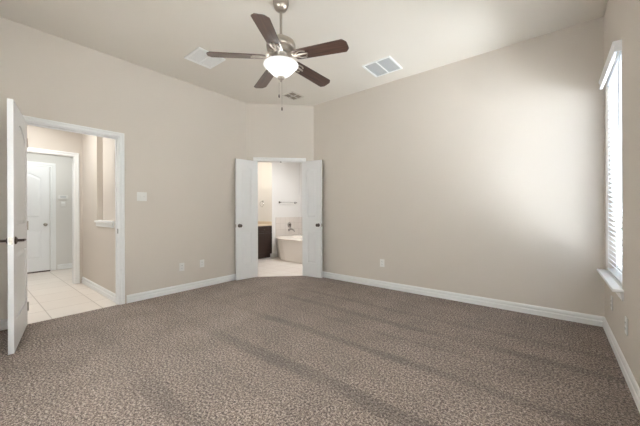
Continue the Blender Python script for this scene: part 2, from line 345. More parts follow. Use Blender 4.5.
# bathroom beyond the double doors
QX0, QX1, QY0, QY1, NKY = -6.08, -2.6, 2.6, 5.93, 4.90
TX = -5.52
w = MB(); w.prism([(QX0, QY0), (XL-T, QY0), (XL-T, AY+k), (XL, AY), (BX, YB), (BX-k, YB+T), (QX1, YB+T), (QX1, QY1), (QX0, QY1)], -.1, -.004)
struct(w.build('floor_bathroom', 'bath_floor_tile'), 'warm beige bathroom floor tiles seen between the double doors', 'floor')
w = MB(); w.prism([(QX0, QY0), (XL-T, QY0), (XL-T, AY+k), (BX-k, YB+T), (QX1, YB+T), (QX1, QY1), (QX0, QY1)], HC, HC+.1)
struct(w.build('ceiling_bathroom', 'ceiling_paint'), 'bathroom ceiling', 'ceiling')
w = MB(); w.box(QX0-.1, QY0, -.1, QX0, NKY, HC); w.box(QX0-.1, QY0-.1, -.1, XL-T, QY0, HC)
struct(w.build('wall_bathroom_left', 'bath_paint'), 'bathroom wall behind the vanity', 'wall')
w = MB(); w.box(QX0-.1, NKY, -.1, TX, QY1, HC); struct(w.build('wall_bathroom_nook', 'bath_paint'), 'bathroom wall between the vanity and the tub', 'wall')
w = MB(); w.box(QX0-.1, QY1, -.1, QX1, QY1+.1, HC); struct(w.build('wall_bathroom_far', 'bath_paint'), 'bathroom wall behind the tub', 'wall')
w = MB(); w.box(QX1, YB+T, -.1, QX1+.1, QY1, HC); struct(w.build('wall_bathroom_right', 'bath_paint'), 'hidden bathroom wall', 'wall')

# ------------------------------------------------------------------ trim
BP = [(0, 0), (.016, 0), (.016, .046), (.013, .051), (.006, .055), (.006, .063), (.014, .067), (.014, .080), (.009, .094), (.004, .100), (0, .100)]
def baseboard(name, p0, p1, nrm, label, e0=0, e1=0, h=1.0, m='trim_white'):
    """profile swept from p0 to p1; nrm points into the room; e = mitre at each end"""
    p0, p1, nrm = Vector(p0+(0,)), Vector(p1+(0,)), Vector(nrm+(0,)).normalized(); d = (p1-p0).normalized()
    mb = MB(); A = []; B = []
    for o_, z in BP:
        A.append(mb.v(p0+nrm*o_+d*o_*e0+Vector((0, 0, z*h)))); B.append(mb.v(p1+nrm*o_-d*o_*e1+Vector((0, 0, z*h))))
    n = len(BP); mb.bm.faces.new(A); mb.bm.faces.new(B[::-1])
    for i in range(n): mb.bm.faces.new([A[i], B[i], B[(i+1) % n], A[(i+1) % n]])
    return struct(mb.build(name, m), label, 'baseboard')
t8 = math.tan(PI/8); S = math.sqrt(.5)
CW = .057                                 # casing width
def dpt(x, y=0): p = DM @ Vector((x, y, 0)); return (p.x, p.y)
baseboard('baseboard_left', (XL, LO1+.02-.013+CW), (AX, AY), (1, 0), 'white baseboard under the switch and outlets', 0, t8)
baseboard('baseboard_left_near', (XL, YF), (XL, LO0-CW-.01), (1, 0), 'white baseboard left of the open hall door', 1, 0)
baseboard('baseboard_diagonal_left', (AX, AY), dpt(D0-CW+.012), (S, -S), 'short white baseboard left of the bathroom doorway', t8, 0)
baseboard('baseboard_diagonal_right', dpt(D1+CW-.012), (BX, YB), (S, -S), 'short white baseboard right of the bathroom doorway', 0, t8)
baseboard('baseboard_back', (BX, YB), (XR, YB), (0, -1), 'long white baseboard along the plain wall', t8, 1)
baseboard('baseboard_right', (XR, YB), (XR, YF), (-1, 0), 'white baseboard below the window', 1, 1)
baseboard('baseboard_front', (XR, YF), (XL, YF), (0, 1), 'white baseboard behind the camera', 1, 1)
baseboard('baseboard_hall', (HX+.01, LO1), (XL-T-.012, LO1), (0, -1), 'white baseboard in the hall below the niche', 0, 0)
baseboard('baseboard_entry', (EX, 1.185), (EX, 1.5), (1, 0), 'white baseboard right of the closed hall door', 0, 0)
baseboard('baseboard_bathroom_nook', (-5.50, NKY), (TX, NKY), (0, -1), 'sliver of white baseboard by the vanity', 0, -1)
baseboard('baseboard_bathroom', (TX, NKY), (TX, 5.06), (1, 0), 'short white baseboard beside the bathtub', -1, 0)

def casing(name, mtx, a0, a1, top, label, width=CW, depth=T, both=True, jamb=True, m='trim_white'):
    """door trim in a frame whose x runs along the wall and whose y runs out of the room. a0..a1 clear opening"""
    root = empty(name, (0, 0, 0), 0, label, 'door trim', kind='structure')
    sides = [-1] + ([1] if both else [])
    for s_ in sides:
        y0 = 0 if s_ < 0 else depth
        prof = [(0, 0), (0, .010), (.012, .016), (.028, .012), (.046, .018), (width, .014), (width, 0)]
        mb = MB(mtx)                      # left leg, right leg, head, mitred
        rv = .006
        def pt(side, o_, t):
            yy = y0 - t if s_ < 0 else y0 + t
            if side == 'L0': return (a0-rv-o_, yy, 0)
            if side == 'L1': return (a0-rv-o_, yy, top+rv+o_)
            if side == 'R1': return (a1+rv+o_, yy, top+rv+o_)
            return (a1+rv+o_, yy, 0)
        rows = [[mb.v(pt(q, o_, t)) for o_, t in prof] for q in ('L0', 'L1', 'R1', 'R0')]
        n = len(prof)
        for A, B in zip(rows, rows[1:]):
            for i in range(n): mb.bm.faces.new([A[i], B[i], B[(i+1) % n], A[(i+1) % n]])
        mb.bm.faces.new(rows[0]); mb.bm.faces.new(rows[-1][::-1])
        mb.build('casing', m, root)
    if jamb:
        mb = MB(mtx); j = .019
        mb.box(a0-j, 0, 0, a0, depth, top); mb.box(a1, 0, 0, a1+j, depth, top); mb.box(a0-j, 0, top, a1+j, depth, top+j)
        mb.build('jamb', m, root)
    return root
LM = Matrix.Translation((XL, 0, 0)) @ Matrix(((0, -1, 0, 0), (1, 0, 0, 0), (0, 0, 1, 0), (0, 0, 0, 1)))   # x -> +Y, y -> -X
t_hall = casing('trim_1', LM, LO0+.019, LO1-.019, 2.066, 'white casing around the open hall doorway')
mb = MB(LM); mb.box(LO1-.019-.012, .045, 0, LO1-.019, .06, 2.066); mb.box(LO0+.019, .045, 2.054, LO1-.019, .06, 2.066); mb.build('door_stop', 'trim_white', t_hall)
mb = MB(LM); mb.box(LO1-.0205, .010, .88, LO1-.019, .035, .94); mb.build('strike_plate', 'bronze', t_hall)
t_bath = casing('trim_2', DM, D0+.019, D1-.019, 2.04, 'white casing around the bathroom double doorway')
mb = MB(DM)
for u in (.585, .600): mb.lathe([(.004, 2.025), (.007, 2.03), (.007, 2.041)], (u, .03, 0), 10)
mb.build('ball_catch', 'bronze', t_bath)
EM = Matrix.Translation((HX, 0, 0)) @ Matrix(((0, -1, 0, 0), (1, 0, 0, 0), (0, 0, 1, 0), (0, 0, 0, 1)))
casing('trim_3', EM, E0, E1, 2.035, 'white casing around the opening at the end of the hall', width=.062)
FM = Matrix.Translation((EX, 0, 0)) @ Matrix(((0, -1, 0, 0), (1, 0, 0, 0), (0, 0, 1, 0), (0, 0, 0, 1)))
casing('trim_4', FM, .245, 1.075, 2.035, 'white casing around the closed door beyond the hall', width=.085, depth=0, both=False, jamb=False)
# niche ledge
mb = MB(); mb.box(N0-.03, LO1-.028, 1.0, N1+.03, LO1+.069, 1.028, .004); mb.box(N0-.015, LO1-.012, .945, N1+.015, LO1, 1.0)
struct(mb.build('trim_5', 'trim_white'), 'white ledge at the foot of the hall niche', 'ledge')

# ------------------------------------------------------------------ doors
def door(name, label, width, hinge, ang, arch=True, h=2.03, stile=.11, side=1, z0=.012, lever=False, matname='door_white', kind='structure', backset=.06, knob_mat='bronze', faces=(-1, 1)):
    """leaf from the hinge along local +x, thickness .035 centred on y"""
    root = empty(name, (hinge[0], hinge[1], z0), ang, label, 'door', kind=kind)
    th = .035; c = th/2; rec = .011
    st = stile
    zt = h - .012
    rails = [(0, .24), (.79, 1.03), (zt-.14, zt)]
    mb = MB()
    mb.box(0, -c+rec, 0, width, c-rec, zt)
    for s_ in (-1, 1):
        ya, yb = s_*(c-rec), s_*c
        mb.box(0, ya, 0, st, yb, zt); mb.box(width-st, ya, 0, width, yb, zt)
        mb.box(st, ya, 0, width-st, yb, .24); mb.box(st, ya, .79, width-st, yb, 1.03)
        x0, x1 = st, width-st; rise = float(arch) if arch is not True else .10; zb = zt-.13
        if arch:
            n = 14; arc = [(x0+(x1-x0)*i/n, zb-rise+rise*math.sin(PI*i/n)**.8) for i in range(n+1)]
            mb.prism([(x0, zt)]+arc+[(x1, zt)], ya, yb, 'XZ')
        else: mb.box(x0, ya, zb, x1, yb, zt)
    mb.build('door_leaf', matname, root)
    def field(x0, x1, za, zb, rise, s_):
        ins = .028; m2 = MB(); n = 14
        def outl(g):
            r2 = max(rise-g*.1, 0)
            pts = [(x0+g, za+g), (x1-g, za+g)]
            if rise: pts += [(x1-g-(x1-x0-2*g)*i/n, zb-rise-g+r2*math.sin(PI*i/n)**.8) for i in range(n+1)]
            else: pts += [(x1-g, zb-g), (x0+g, zb-g)]
            return pts
        o_ = [m2.v((x, s_*(c-rec), z)) for x, z in outl(.008)]; i_ = [m2.v((x, s_*(c-.001), z)) for x, z in outl(.008+ins)]
        n_ = len(o_)
        for q in range(n_): m2.bm.faces.new([o_[q], o_[(q+1) % n_], i_[(q+1) % n_], i_[q]])
        m2.bm.faces.new(i_); m2.bm.faces.new(o_[::-1]); m2.build('panel', matname, root)
    for s_ in (-1, 1):
        field(st, width-st, .24, .79, 0, s_)
        field(st, width-st, 1.03, zt-.13, float(arch) if arch is not True else .10, s_)
    kz = .915-z0; kx = width-backset
    for s_ in faces:
        kb = MB(Matrix.Translation((kx, 0, kz)))
        if lever:
            kb.lathe([(.032, s_*c), (.032, s_*(c+.006)), (.022, s_*(c+.012)), (.011, s_*(c+.016)), (.011, s_*(c+.045))], (0, 0, 0), 20, 'Y')
            kb.tube([(0, s_*(c+.045), 0), (-.02, s_*(c+.050), .002), (-.06, s_*(c+.052), 0), (-.10, s_*(c+.048), -.006), (-.115, s_*(c+.044), -.004)], [.011, .010, .008, .007, .006], 10)
        else:
            kb.lathe([(.030, s_*c), (.030, s_*(c+.006)), (.020, s_*(c+.012)), (.011, s_*(c+.016)), (.011, s_*(c+.028)), (.020, s_*(c+.034)), (.027, s_*(c+.044)), (.026, s_*(c+.054)), (.016, s_*(c+.062)), (.004, s_*(c+.064))], (0, 0, 0), 24, 'Y')
        kb.build('door_handle', knob_mat, root, True)
    if len(faces) > 1:
        lb = MB(); lb.box(width-.0005, -.0125, kz-.028, width+.0012, .0125, kz+.028); lb.box(width, -.007, kz-.009, width+.008, .005, kz+.009, .002)
        lb.build('latch_plate', 'nickel', root)
    for zz in (.18, 1.0, 1.84):
        hb = MB(); hb.lathe([(.006, zz-.045), (.006, zz+.045)], (-.004, side*(c+.004), 0), 10); hb.box(-.002, side*c*.2, zz-.045, .0005, side*c, zz+.045)
        hb.build('hinge', 'nickel', root, True)
    return root
door('door_1', 'white panelled door standing wide open at the left edge', .80, (XL+.026, LO0+.025), math.radians(-11.0), side=1, lever=True, stile=.12, h=2.052)
# double doors: parallel to the neighbouring walls
hl = DM @ Vector((D0+.022, -.024, 0)); hr = DM @ Vector((D1-.022, -.024, 0))
door('door_2', 'narrow white double door leaf folded back against the left wall', .395, (hl.x-.004, hl.y-.004), math.radians(-90-8), arch=.035, stile=.10, side=-1, backset=.055)
door('door_3', 'narrow white double door leaf folded back against the plain wall', .395, (hr.x+.004, hr.y+.004), math.radians(7), arch=.035, stile=.10, side=1, backset=.055)
door('door_4', 'closed white arched-panel door beyond the hall', .815, (EX+.020, .252), PI/2, side=1, z0=.02, stile=.12, knob_mat='nickel', faces=(-1,))
mb = MB(); mb.box(EX, .245, -.004, EX+.05, 1.075, .016); struct(mb.build('trim_6', 'bronze'), 'dark threshold under the closed door', 'threshold')

# ------------------------------------------------------------------ windows
def window(n, w, label):
    """frame set in the outer part of the wall"""
    side, a, b, z0, z1 = w
    if side == 'right': mtx = Matrix.Translation((XR, 0, 0)) @ Matrix(((0, 1, 0, 0), (1, 0, 0, 0), (0, 0, 1, 0), (0, 0, 0, 1)))
    else: mtx = Matrix.Translation((0, YF, 0)) @ Matrix(((1, 0, 0, 0), (0, -1, 0, 0), (0, 0, 1, 0), (0, 0, 0, 1)))
    root = empty('window_%d' % n, (0, 0, 0), 0, label, 'window', kind='structure')
    f = .045; y0, y1 = .065, .115; zm = (z0+z1)/2-.20
    zm = 1.22
    mb = MB(mtx); mb.box(a, y0, z0, a+f, y1, z1); mb.box(b-f, y0, z0, b, y1, z1); mb.box(a+f, y0, z0, b-f, y1, z0+f); mb.box(a+f, y0, z1-f, b-f, y1, z1)
    mb.build('window_frame', 'trim_white', root)
    for za, zb, yo in ((z0+f, zm+.018, 0), (zm-.018, z1-f, .014)):
        mb = MB(mtx); s_ = .03; ya, yb = y0+.008+yo, y0+.022+yo
        mb.box(a+f, ya, za, a+f+s_, yb, zb); mb.box(b-f-s_, ya, za, b-f, yb, zb); mb.box(a+f+s_, ya, za, b-f-s_, yb, za+s_); mb.box(a+f+s_, ya, zb-s_, b-f-s_, yb, zb)
        for i in (1, 2): xx = a+f+s_+(b-a-2*f-2*s_)*i/3; mb.box(xx-.008, ya+.002, za+s_, xx+.008, yb-.002, zb-s_)
        nz = 2 if zb < 1.5 else 3
        for i in range(1, nz): zz = za+s_+(zb-za-2*s_)*i/nz; mb.box(a+f+s_, ya+.002, zz-.008, b-f-s_, yb-.002, zz+.008)
        sh = mb.build('sash', 'trim_white', root)
        mb = MB(mtx); mb.box(a+f+s_-.004, ya+.005, za+s_-.004, b-f-s_+.004, ya+.009, zb-s_+.004); mb.build('pane', 'window_glass', sh)
    mb = MB(mtx); mb.box(a-.07, -.062, z0-.022, b+.05 if b+.05 < YB or side == 'front' else b, 0, z0+.001, .006); mb.box(a+.001, -.004, z0-.001, b-.001, .066, z0+.004)
    mb.build('window_sill', 'trim_white', root)
    mb = MB(mtx); mb.prism([(0, z0-.022), (-.018, z0-.022), (-.016, z0-.05), (-.010, z0-.07), (-.010, z0-.082), (0, z0-.085)], a-.045, b+.03, 'YZ')
    mb.build('apron', 'trim_white', root)
    return root
wl = ['tall window behind white blinds at the right edge', 'window beside the camera', 'window next to the camera corner', 'window in the wall behind the camera position']
for i, (w_, l_) in enumerate(zip(WINDOWS, wl)): window(i+1, w_, l_)
# translucent shades added to diffuse and warm the light of the unseen windows
shade_labels = ['white fabric shade on the window beside the camera', 'white fabric shade on the window nearest the camera corner', 'white fabric shade on the window of the wall behind the camera']
for num, (side_, a_, b_, z0_, z1_) in enumerate(WINDOWS[1:]):
    on_right = side_ == 'right'
    spot = (XR+.03, (a_+b_)/2, z1_) if on_right else ((a_+b_)/2, YF-.03, z1_)
    r_ = empty('roller_shade', spot, PI/2 if on_right else 0, shade_labels[num], 'shade', 'fabric shades near the camera')
    hw_ = (b_-a_)/2-.004; drop_ = z0_-z1_
    mb = MB(); mb.lathe([(.018, -hw_), (.018, hw_)], (0, 0, -.022), 14, 'X'); mb.build('roller', 'trim_white', r_, True)
    mb = MB(); mb.bm.faces.new([mb.v(p) for p in ((-hw_, 0, drop_+.015), (hw_, 0, drop_+.015), (hw_, 0, -.03), (-hw_, 0, -.03))]); mb.build('fabric', 'shade_fabric', r_)
    mb = MB(); mb.box(-hw_, -.006, drop_+.008, hw_, .006, drop_+.024, .002); mb.build('hem_bar', 'trim_white', r_)
# blind on the visible window
_, a, b, z0, z1 = WINDOWS[0]
bl = empty('window_blind', (XR+.03, (a+b)/2, z1), 0, 'white slatted blind hanging in the tall window', 'blind')
hw = (b-a)/2
mb = MB(); mb.prism([(-.068, -.055), (-.074, -.045), (-.070, -.030), (-.070, -.005), (-.078, .010), (-.078, .022), (-.050, .022), (-.050, -.055)], -hw-.018, hw+.006, 'XZ')
mb.prism([(-.052, -.055), (-.03, -.055), (-.03, .022), (-.052, .022)], -hw-.018, -hw-.004, 'XZ')
mb.build('valance', 'blind_white', bl)
mb = MB(); mb.box(-.024, -hw+.008, -.045, .024, hw-.008, -.003); mb.build('headrail', 'blind_white', bl)
mb = MB(); ns = 40; sp = (z1-z0-.085)/ns; tl = math.radians(-44)
for i in range(ns):
    zc = -.062-sp*i; cs, sn = math.cos(tl)*.024, math.sin(tl)*.024; tt = .0013
    mb.prism([(-cs, zc-sn-tt), (0, zc-tt+.002), (cs, zc+sn-tt), (cs, zc+sn+tt), (0, zc+tt+.002), (-cs, zc-sn+tt)], -hw+.012, hw-.012, 'XZ')
mb.build('slats', 'blind_slat', bl)
mb = MB(); zb = -(z1-z0)+.012; mb.box(-.024, -hw+.012, zb, .024, hw-.012, zb+.016, .003); mb.build('bottom_rail', 'blind_white', bl)
for yy in (-hw+.13, hw-.13):
    mb = MB()
    for xx in (-.026, .026): mb.tube([(xx, yy, -.04), (xx, yy, zb+.008)], .0011, 5)
    mb.build('ladder_cord', 'blind_white', bl)
mb = MB(); mb.tube([(-.03, -hw+.07, -.05), (-.036, -hw+.07, -.12), (-.036, -hw+.07, -.72)], [.003, .004, .004], 8); mb.build('tilt_wand', 'blind_white', bl)

# ------------------------------------------------------------------ wall plates
def plate(name, loc, rz, label, cat, w_=.072, h_=.116, kind='outlet', group=None):
    """faces local -y"""
    root = empty(name, loc, rz, label, cat, group)
    mb = MB(); mb.box(-w_/2, -.006, -h_/2, w_/2, 0, h_/2, .002); mb.build('cover_plate', 'plastic_white', root)
    if kind == 'outlet':
        for dz in (-.0195, .0195):
            mb = MB(); mb.box(-.017, -.0085, dz-.014, .017, -.004, dz+.014, .003); rc = mb.build('receptacle', 'plastic_white', root)
            mb = MB()
            for dx in (-.0065, .0065): mb.box(dx-.0012, -.0092, dz-.002, dx+.0012, -.008, dz+.007)
            mb.lathe([(.0024, -.0092), (.0024, -.008)], (0, 0, dz-.008), 10, 'Y'); mb.build('slots', 'slot_dark', rc)
    elif kind == 'toggle':
        for dx in (-.023, .023):
            mb = MB(); mb.box(dx-.005, -.0075, -.012, dx+.005, -.005, .012); mb.prism([(-.006, -.003), (-.006, .006), (-.019, .011), (-.019, .004)], dx-.0045, dx+.0045, 'YZ'); mb.build('toggle', 'plastic_white', root)
    elif kind == 'jack':
        mb = MB(); mb.box(-.016, -.0085, -.033, .016, -.004, .033, .002); mb.lathe([(.006, -.008), (.006, -.014), (.003, -.014), (.003, -.018)], (0, 0, 0), 12, 'Y'); mb.build('cable_jack', 'plastic_white', root)
    return root
plate('light_switch', (XL, 1.468, 1.349), -PI/2+PI, 'white double light switch on the beige wall beside the hall doorway', 'switch', .118, .116, 'toggle')
plate('wall_outlet', (XL, 1.985, .352), PI/2, 'white outlet low on the left wall, nearer the hall doorway', 'outlet')
plate('wall_outlet', (XL, 2.293, .360), PI/2, 'white outlet low on the left wall, nearer the bathroom doors', 'outlet')
plate('wall_outlet', (-2.002, YB, .370), 0, 'white outlet low on the plain wall right of the double doors', 'outlet')
plate('wall_outlet', (XR, 3.49, .350), -PI/2, 'outlet on the window wall directly under the sill', 'outlet')
plate('wall_outlet', (XR, 2.86, .350), -PI/2, 'outlet on the window wall nearer the camera, outside the sill', 'outlet')
# thermostat and control in the entry
th_ = empty('thermostat', (EX, 1.275, 1.455), PI/2, 'wide white thermostat on the pale wall right of the closed door', 'thermostat')
mb = MB(); mb.box(-.078, -.028, -.045, .078, 0, .045, .006); mb.build('housing', 'plastic_white', th_)
mb = MB(); mb.box(-.045, -.030, -.012, .045, -.027, .028); mb.build('display', 'vent_grey', th_)
al = empty('alarm_keypad', (EX, 1.275, 1.325), PI/2, 'small white keypad below the thermostat', 'keypad')
mb = MB(); mb.box(-.042, -.018, -.055, .042, 0, .055, .004); mb.build('housing', 'plastic_white', al)
mb = MB(); mb.box(-.028, -.020, .005, .028, -.017, .038); mb.build('display', 'vent_white', al)

# ------------------------------------------------------------------ ceiling vents
def vent(name, x0, y0, x1, y1, label, div, mface, mback, nl, fr=.028, drop=.010, mframe='vent_white'):
    root = empty(name, ((x0+x1)/2, (y0+y1)/2, H), 0, label, 'vent')
    hx, hy = (x1-x0)/2, (y1-y0)/2
    mb = MB()
    for q in ((-hx, -hy, hx, -hy+fr), (-hx, hy-fr, hx, hy), (-hx, -hy+fr, -hx+fr, hy-fr), (hx-fr, -hy+fr, hx, hy-fr)):
        mb.box(q[0], q[1], -drop, q[2], q[3], 0)
    if div in 'Xb': mb.box(-hx+fr, -.007, -drop, hx-fr, .007, 0)
    if div in 'Yb': mb.box(-.007, -hy+fr, -drop, .007, hy-fr, 0)
    mb.build('frame', mframe, root)
    mb = MB(); mb.box(-hx+fr, -hy+fr, -.002, hx-fr, hy-fr, -.0005); mb.build('backing', mback, root)
    mb = MB(); along_x = div in 'Xb'
    span = (hy if along_x else hx)-fr
    for i in range(nl):
        c = -span+2*span*(i+.5)/nl; q = span/nl
        pr = [(c-q*.62, -.0025), (c-q*.50, -.0022), (c+q*.45, -drop+.001), (c+q*.33, -drop+.0005)]
        if along_x: mb.prism(pr, -hx+fr, hx-fr, 'YZ')
        else: mb.prism([(p[0], p[1]) for p in pr], -hy+fr, hy-fr, 'XZ')
    mb.build('louvers', mface, root)
    return root
vent('ceiling_vent', -3.535, 1.715, -3.172, 2.066, 'white square ceiling grille above the left wall, behind a fan blade tip', 'X', 'vent_white', 'vent_white', 18)
vent('ceiling_vent', -1.945, 3.285, -1.553, 3.680, 'white ceiling grille with grey louvers near the plain wall', 'Y', 'vent_grey', 'vent_grey', 18, .022)
vent('ceiling_vent', -3.435, 3.270, -3.195, 3.545, 'small dark-slotted ceiling vent in front of the bathroom wall', 'b', 'vent_taupe', 'slot_dark', 8, .022, mframe='vent_beige')

# ------------------------------------------------------------------ ceiling fan
FX, FY, BZ, BR = -1.889, 1.790, 2.476, .628
fan = empty('ceiling_fan', (FX, FY, H), math.radians(14.7), 'five-blade brushed nickel ceiling fan with dark wood blades and a lit glass bowl', 'ceiling fan')
def zf(z): return z-H
mb = MB(); mb.lathe([(.068, 0), (.070, -.012), (.070, -.055), (.066, -.060), (.066, -.066), (.060, -.085), (.046, -.106), (.026, -.118), (.018, -.122)], (0, 0, 0), 36); mb.build('canopy', 'nickel', fan, True)
mb = MB(); mb.lathe([(.0125, -.12), (.0125, zf(2.70))], (0, 0, 0), 16); mb.build('downrod', 'nickel', fan, True)
mb = MB(); mb.lathe([(.020, zf(2.725)), (.024, zf(2.70)), (.050, zf(2.688)), (.095, zf(2.672)), (.122, zf(2.650)), (.130, zf(2.625)), (.130, zf(2.600)), (.122, zf(2.590)), (.126, zf(2.582)), (.112, zf(2.566)), (.090, zf(2.560))], (0, 0, 0), 40)
mb.build('motor_housing', 'nickel', fan, True)
mb = MB(); mb.lathe([(.085, zf(2.562)), (.085, zf(2.548)), (.060, zf(2.545)), (.052, zf(2.535)), (.052, zf(2.512)), (.075, zf(2.506)), (.078, zf(2.498)), (.07, zf(2.492)), (.03, zf(2.490))], (0, 0, 0), 32)
mb.build('light_fitter', 'nickel', fan, True)
mb = MB(); prof = [(.140, zf(2.457)), (.151, zf(2.457)), (.155, zf(2.451)), (.151, zf(2.443)), (.139, zf(2.435)), (.124, zf(2.421)), (.107, zf(2.401)), (.088, zf(2.381)), (.067, zf(2.363)), (.046, zf(2.351)), (.024, zf(2.345))]
mb.lathe(prof, (0, 0, 0), 40, cap=False); mb.build('glass_bowl', 'frosted_glass', fan, True)
for q in range(3):
    a = q*2*PI/3+.5; bx_, by_ = .058*math.cos(a), .058*math.sin(a)
    mb = MB(); mb.lathe([(.004, zf(2.492)), (.013, zf(2.490)), (.013, zf(2.468)), (.008, zf(2.464))], (bx_, by_, 0), 12); sk = mb.build('lamp_socket', 'nickel', fan, True)
    mb = MB(); mb.lathe([(.007, zf(2.466)), (.014, zf(2.452)), (.021, zf(2.436)), (.021, zf(2.424)), (.014, zf(2.412)), (.002, zf(2.408))], (bx_, by_, 0), 14); mb.build('bulb', 'bulb_glass', sk, True)
mb = MB(); mb.lathe([(.006, zf(2.50)), (.006, zf(2.350)), (.028, zf(2.350)), (.033, zf(2.341)), (.027, zf(2.328)), (.012, zf(2.320)), (.008, zf(2.316)), (.010, zf(2.310)), (.004, zf(2.302))], (0, 0, 0), 20); mb.build('finial', 'nickel', fan, True)
def blade_mesh():
    n = 10; L0, L1, w0, w1 = .145, BR, .054, .070; pts = []
    pts += [(L0, -w0), (L0+.02, -w0-.004), (L1-.034, -w1), (L1-.026, -w1+.004), (L1-.003, -w1+.030), (L1, -w1+.040), (L1, w1-.040), (L1-.003, w1-.030), (L1-.026, w1-.004), (L1-.034, w1), (L0+.02, w0+.004), (L0, w0), (L0-.012, w0-.02), (L0-.012, -w0+.02)]
    mb = MB(); mb.prism(pts, -.003, .003); ed = [e for e in mb.bm.edges if abs(e.verts[0].co.z-e.verts[1].co.z) < 1e-6]
    bmesh.ops.bevel(mb.bm, geom=ed, offset=.0015, segments=1, affect='EDGES'); return mb
b0 = None
for i in range(5):
    az = i*2*PI/5
    if b0 is None: b = blade_mesh().build('blade', 'blade_wood', fan); b0 = b
    else: b = bpy.data.objects.new('blade', b0.data); COL.objects.link(b); b.parent = fan
    b.matrix_local = Matrix.Rotation(az, 4, 'Z') @ Matrix.Translation((0, 0, zf(BZ)+.044)) @ Matrix.Rotation(math.radians(3.4), 4, 'Y') @ Matrix.Rotation(math.radians(-12), 4, 'X')
    # blade iron: arm, plate with three prongs and two scrolls
    mb = MB()
    mb.tube([(.078, 0, .034), (.100, 0, .028), (.120, 0, .012), (.145, 0, -.002), (.19, 0, -.005)], [.010, .009, .008, .008, .007], 8)
    for s_ in (-1, 1):
        mb.tube([(.140, 0, -.001), (.158, s_*.020, -.002), (.195, s_*.036, -.004-s_*.007), (.235, s_*.034, -.005-s_*.007), (.25, s_*.024, -.005-s_*.005)], [.007, .007, .006, .006, .008], 8)
        mb.tube([(.095, 0, .028), (.106, s_*.030, .020), (.132, s_*.036, .006), (.150, s_*.020, -.006), (.138, s_*.010, -.008)], [.006, .007, .006, .005, .004], 8)
        mb.lathe([(.007, -.012-s_*.007), (.007, -.002-s_*.007)], (.235, s_*.034, 0), 8)
    mb.tube([(.18, 0, -.004), (.262, 0, -.005)], [.012, .007], 8); mb.lathe([(.007, -.014), (.007, -.002)], (.262, 0, 0), 8)
    ir = mb.build('blade_iron', 'nickel', b, True)
    # blade is pitched, the iron is level: undo most of the pitch
    ir.matrix_local = Matrix.Rotation(math.radians(8), 4, 'X')
# both chains leave the finial
def hang_chain(off, z_end, name='pull_chain'):
    mb = MB(); mb.tube([(off*.3, 0, zf(2.310)), (off, 0, zf(2.290)), (off, 0, z_end+.03)], .0012, 6)
    zc = zf(2.30)
    while zc > z_end+.03: mb.lathe([(.001, zc), (.0028, zc-.004), (.001, zc-.008)], (off, 0, 0), 6); zc -= .011
    c = mb.build(name, 'nickel', fan)
    mb = MB(); mb.lathe([(.002, z_end+.032), (.006, z_end+.026), (.007, z_end+.008), (.004, z_end)], (off, 0, 0), 12); mb.build('chain_pull', 'bronze', c, True)
hang_chain(-.022, zf(2.165)); hang_chain(.008, zf(2.045))

# ------------------------------------------------------------------ bathroom contents
van = empty('bathroom_vanity', (-5.79, 4.1, 0), 0, 'dark wood bathroom vanity seen at the left of the double doorway', 'vanity')
VY0, VY1 = 3.30-4.1, NKY-4.1-.004
mb = MB(); mb.box(-.285, VY0, .10, .262, VY1, .80); mb.box(-.285, VY0, 0, .20, VY1, .10); mb.build('cabinet_body', 'vanity_wood', van)
nd = 3; dw = (VY1-VY0)/nd
for i in range(nd):
    y0_, y1_ = VY0+dw*i+.012, VY0+dw*(i+1)-.012
    def panel(za, zb, nm):
        mb = MB(); mb.box(.262, y0_, za, .276, y1_, zb); f = .045
        for q in ((y0_, za, y1_, za+f*.6), (y0_, zb-f*.6, y1_, zb), (y0_, za, y0_+f, zb), (y1_-f, za, y1_, zb)): mb.box(.276, q[0], q[1], .282, q[2], q[3])
        o = mb.build(nm, 'vanity_wood', van)
        mb = MB(); zk = (za+zb)/2 if nm == 'drawer' else zb-.07; yk = (y0_+y1_)/2 if nm == 'drawer' else y0_+.03
        mb.lathe([(.006, .282), (.006, .296), (.014, .300), (.013, .308), (.004, .311)], (0, yk, zk), 14, 'X'); mb.build('knob', 'bronze', o, True)
    panel(.64, .785, 'drawer'); panel(.12, .62, 'door')
mb = MB(); mb.box(-.285, VY0-.02, .80, .278, VY1, .835, .005); mb.box(-.265, VY1-.02, .835, .268, VY1, .90); mb.build('countertop', 'counter_stone', van)
tub = empty('bathtub', (-4.6, 5.3, 0), 0, 'white built-in bathtub with a flared front seen through the double doors', 'bathtub')
o0 = Vector((-4.6, 5.3, 0))
base = [(-5.515, 5.09), (-5.05, 4.76), (-4.85, 4.71), (-3.4, 4.70), (-3.4, 5.925), (-5.515, 5.925)]
top = [(-5.515, 5.04), (-5.13, 4.73), (-4.92, 4.675), (-3.4, 4.66), (-3.4, 5.925), (-5.515, 5.925)]
mb = MB(Matrix.Translation(-o0)); lo = [mb.v((x, y, 0)) for x, y in base]; md = [mb.v((x, y, .475)) for x, y in top]
n = len(base)
for i in range(n): mb.bm.faces.new([lo[i], lo[(i+1) % n], md[(i+1) % n], md[i]])
mb.bm.faces.new(lo[::-1])
mb.bm.faces.new(md)
mb.build('apron', 'tub_acrylic', tub)
mb = MB(Matrix.Translation(-o0))
ox = [(-5.515, 5.03), (-5.14, 4.715), (-4.92, 4.655), (-3.4, 4.64), (-3.4, 5.925), (-5.515, 5.925)]
